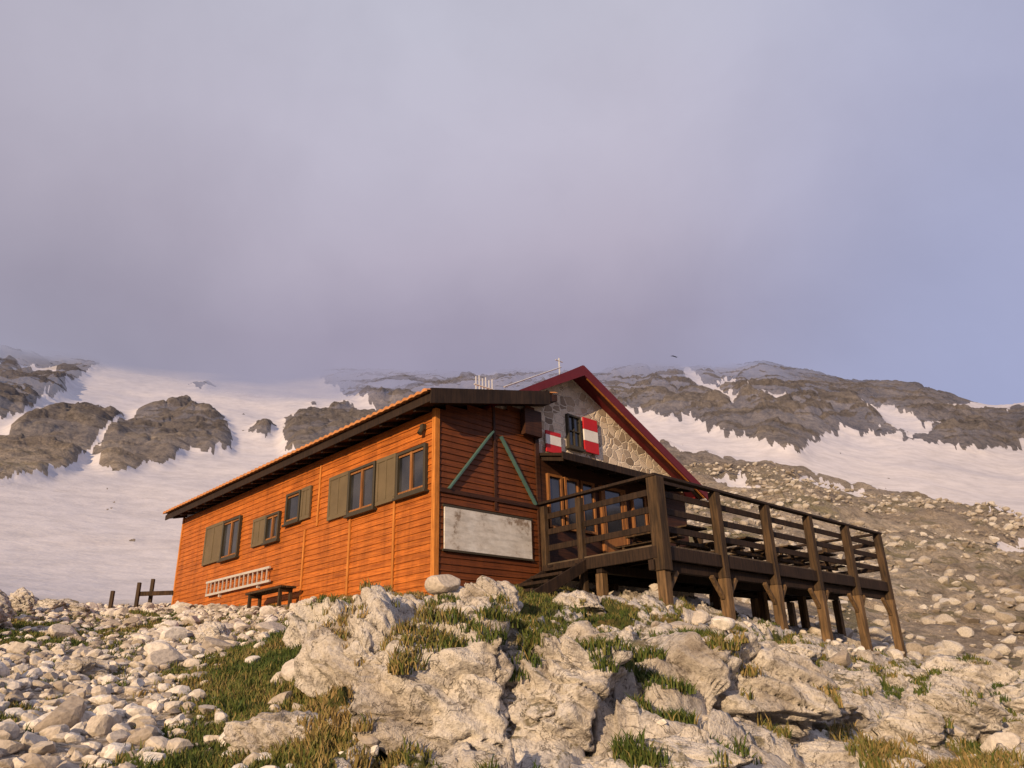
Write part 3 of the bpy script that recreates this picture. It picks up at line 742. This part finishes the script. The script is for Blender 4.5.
for i,x in enumerate(DX):
    w=.13 if i==0 else .095
    gu.box(x-w,x+w,DY-.20-(.04 if i==0 else 0),DY-.20+2*w-(.04 if i==0 else 0),ZF-.52,ZR+.04)
    for y_ in(DY-.10,-1.67,-.22):
        z0=gz(x,y_);w2=.09 if y_!=DY-.10 else .10
        gl.box(x-w2,x+w2,y_-w2,y_+w2,z0-.4,ZF-.52 if y_==DY-.10 else (ZF-.39 if y_<-1 else ZF-.31))
        if y_==DY-.10:
            for s_ in(-1,1):
                if(i==0 and s_<0)or(i==5 and s_>0):continue
                gl.beam((x+s_*.10,y_+.02,ZF-.92),(x+s_*.46,y_+.02,ZF-.50),.09,.09)
for y_ in(-.12,-1.2):gu.box(2.93,3.07,y_-.09,y_+.05,1.2,ZR)
for x in DX[3:]:gu.box(x-.07,x+.07,-.07,.07,ZF,ZR)
gu.box(13.65,13.79,-1.7,-1.56,ZF,ZR)
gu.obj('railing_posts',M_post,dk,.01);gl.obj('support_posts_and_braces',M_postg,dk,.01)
g=G()
g.box(2.90,13.86,DY-.21,DY-.05,ZR+.042,ZR+.10)
for z in(3.55,3.20,2.84):g.box(3.0,13.76,DY-.03,DY+.012,z-.065,z+.065)
g.box(2.90,3.06,DY-.05,-.05,ZR+.042,ZR+.10)
for z in(3.55,3.20,2.84):g.box(3.03,3.072,DY,-.05,z-.065,z+.065)
g.box(13.70,13.86,DY-.05,.05,ZR+.042,ZR+.10)
for z in(3.55,3.20,2.84):g.box(13.66,13.70,DY,0,z-.06,z+.06)
g.box(9.0,13.70,-.06,.08,ZR+.042,ZR+.10)
for z in(3.55,3.20,2.84):g.box(9.0,13.68,-.02,.02,z-.06,z+.06)
g.obj('railings',M_dark,dk,.006)
for lx in(5.6,8.1,10.2,12.2):
    wx,wy=toworld(lx,-1.55);t=empty('picnic_table',(wx,wy,ZF),YAW)
    g=G()
    for i in range(5):g.box(-.38+i*.155,-.38+i*.155+.145,-.9,.9,.72,.76)
    for s_ in(-1,1):
        for i in range(2):g.box(s_*.68-.14+i*.145,s_*.68-.01+i*.145,-.9,.9,.43,.47)
    for yy in(-.65,.65):
        g.box(-.36,.36,yy-.03,yy+.03,.64,.718);g.box(-.80,.80,yy-.03,yy+.03,.35,.428)
        g.beam((-.25,yy+.05,.66),(-.58,yy+.05,0),.04,.09,(0,1,0));g.beam((.25,yy+.05,.66),(.58,yy+.05,0),.04,.09,(0,1,0))
    g.obj('top_seats_legs',M_post,t,.004)

# ------------------------------------------------------------------ WORLD, SUN, CAMERA
SUN_AZ=math.atan2(-.44,-.898)
SUN_EL=math.radians(16)
w=bpy.data.worlds.new('World');scene.world=w;w.use_nodes=True;nt=w.node_tree;nt.nodes.clear()
k=N.__new__(N);k.t=nt
out=k.n('ShaderNodeOutputWorld');bg=k.n('ShaderNodeBackground');bg2=k.n('ShaderNodeBackground');mx=k.n('ShaderNodeMixShader')
sky=k.n('ShaderNodeTexSky');sky.sky_type='NISHITA';sky.sun_disc=False;sky.sun_elevation=SUN_EL;sky.sun_rotation=SUN_AZ%(2*math.pi)
k.l(sky.outputs[0],bg.inputs[0]);bg.inputs[1].default_value=.10
tc=k.n('ShaderNodeTexCoord');D=tc.outputs['Generated'];sp=k.n('ShaderNodeSeparateXYZ');k.l(D,sp.inputs[0])
warp=k.noise(D,2.2,5,.55,.3)
zz=k.math('ADD',sp.outputs[2],k.math('MULTIPLY',k.math('SUBTRACT',warp,.5),.14))
col=k.ramp(zz,[(0,(.30,.30,.44)),(.28,(.34,.335,.47)),(.37,(.30,.275,.37)),(.44,(.325,.29,.38)),(.53,(.42,.38,.47)),(.64,(.48,.455,.55)),(.76,(.48,.475,.565)),(.95,(.42,.42,.51))])
blue=k.ramp(zz,[(0,(.30,.32,.50)),(.25,(.33,.355,.545)),(.42,(.345,.36,.525)),(.6,(.40,.41,.56)),(.8,(.41,.43,.565))])
col=k.mix(k.mr(sp.outputs[0],.12,.55),col,blue)
col=k.mix(k.mr(sp.outputs[0],-.15,-.6,0,.4),col,(.32,.305,.36))
col=k.mix(.40,col,k.ramp(k.noise(D,3.0,6,.55,.2),[(.3,(.80,.78,.80)),(.6,(1.08,1.06,1.06))]),'MULTIPLY')
k.l(col,bg2.inputs[0]);bg2.inputs[1].default_value=1.15
mx.inputs[0].default_value=.93;k.l(bg.outputs[0],mx.inputs[1]);k.l(bg2.outputs[0],mx.inputs[2]);k.l(mx.outputs[0],out.inputs[0])
sd=bpy.data.lights.new('sun','SUN');sd.energy=5.0;sd.angle=math.radians(.6);sd.color=(1,.72,.43)
so=bpy.data.objects.new('sun',sd);scene.collection.objects.link(so)
d=Vector((math.sin(SUN_AZ)*math.cos(SUN_EL),math.cos(SUN_AZ)*math.cos(SUN_EL),math.sin(SUN_EL)))
so.rotation_euler=d.to_track_quat('Z','Y').to_euler()
cd=bpy.data.cameras.new('camera');cd.sensor_width=36;cd.lens=753/1024*36;cd.clip_end=6000;cd.clip_start=.05
cam=bpy.data.objects.new('camera',cd);scene.collection.objects.link(cam);scene.camera=cam
cam.matrix_world=Matrix.Rotation(math.pi/2+.382,4,'X')@Matrix.Rotation(-.030,4,'Z')
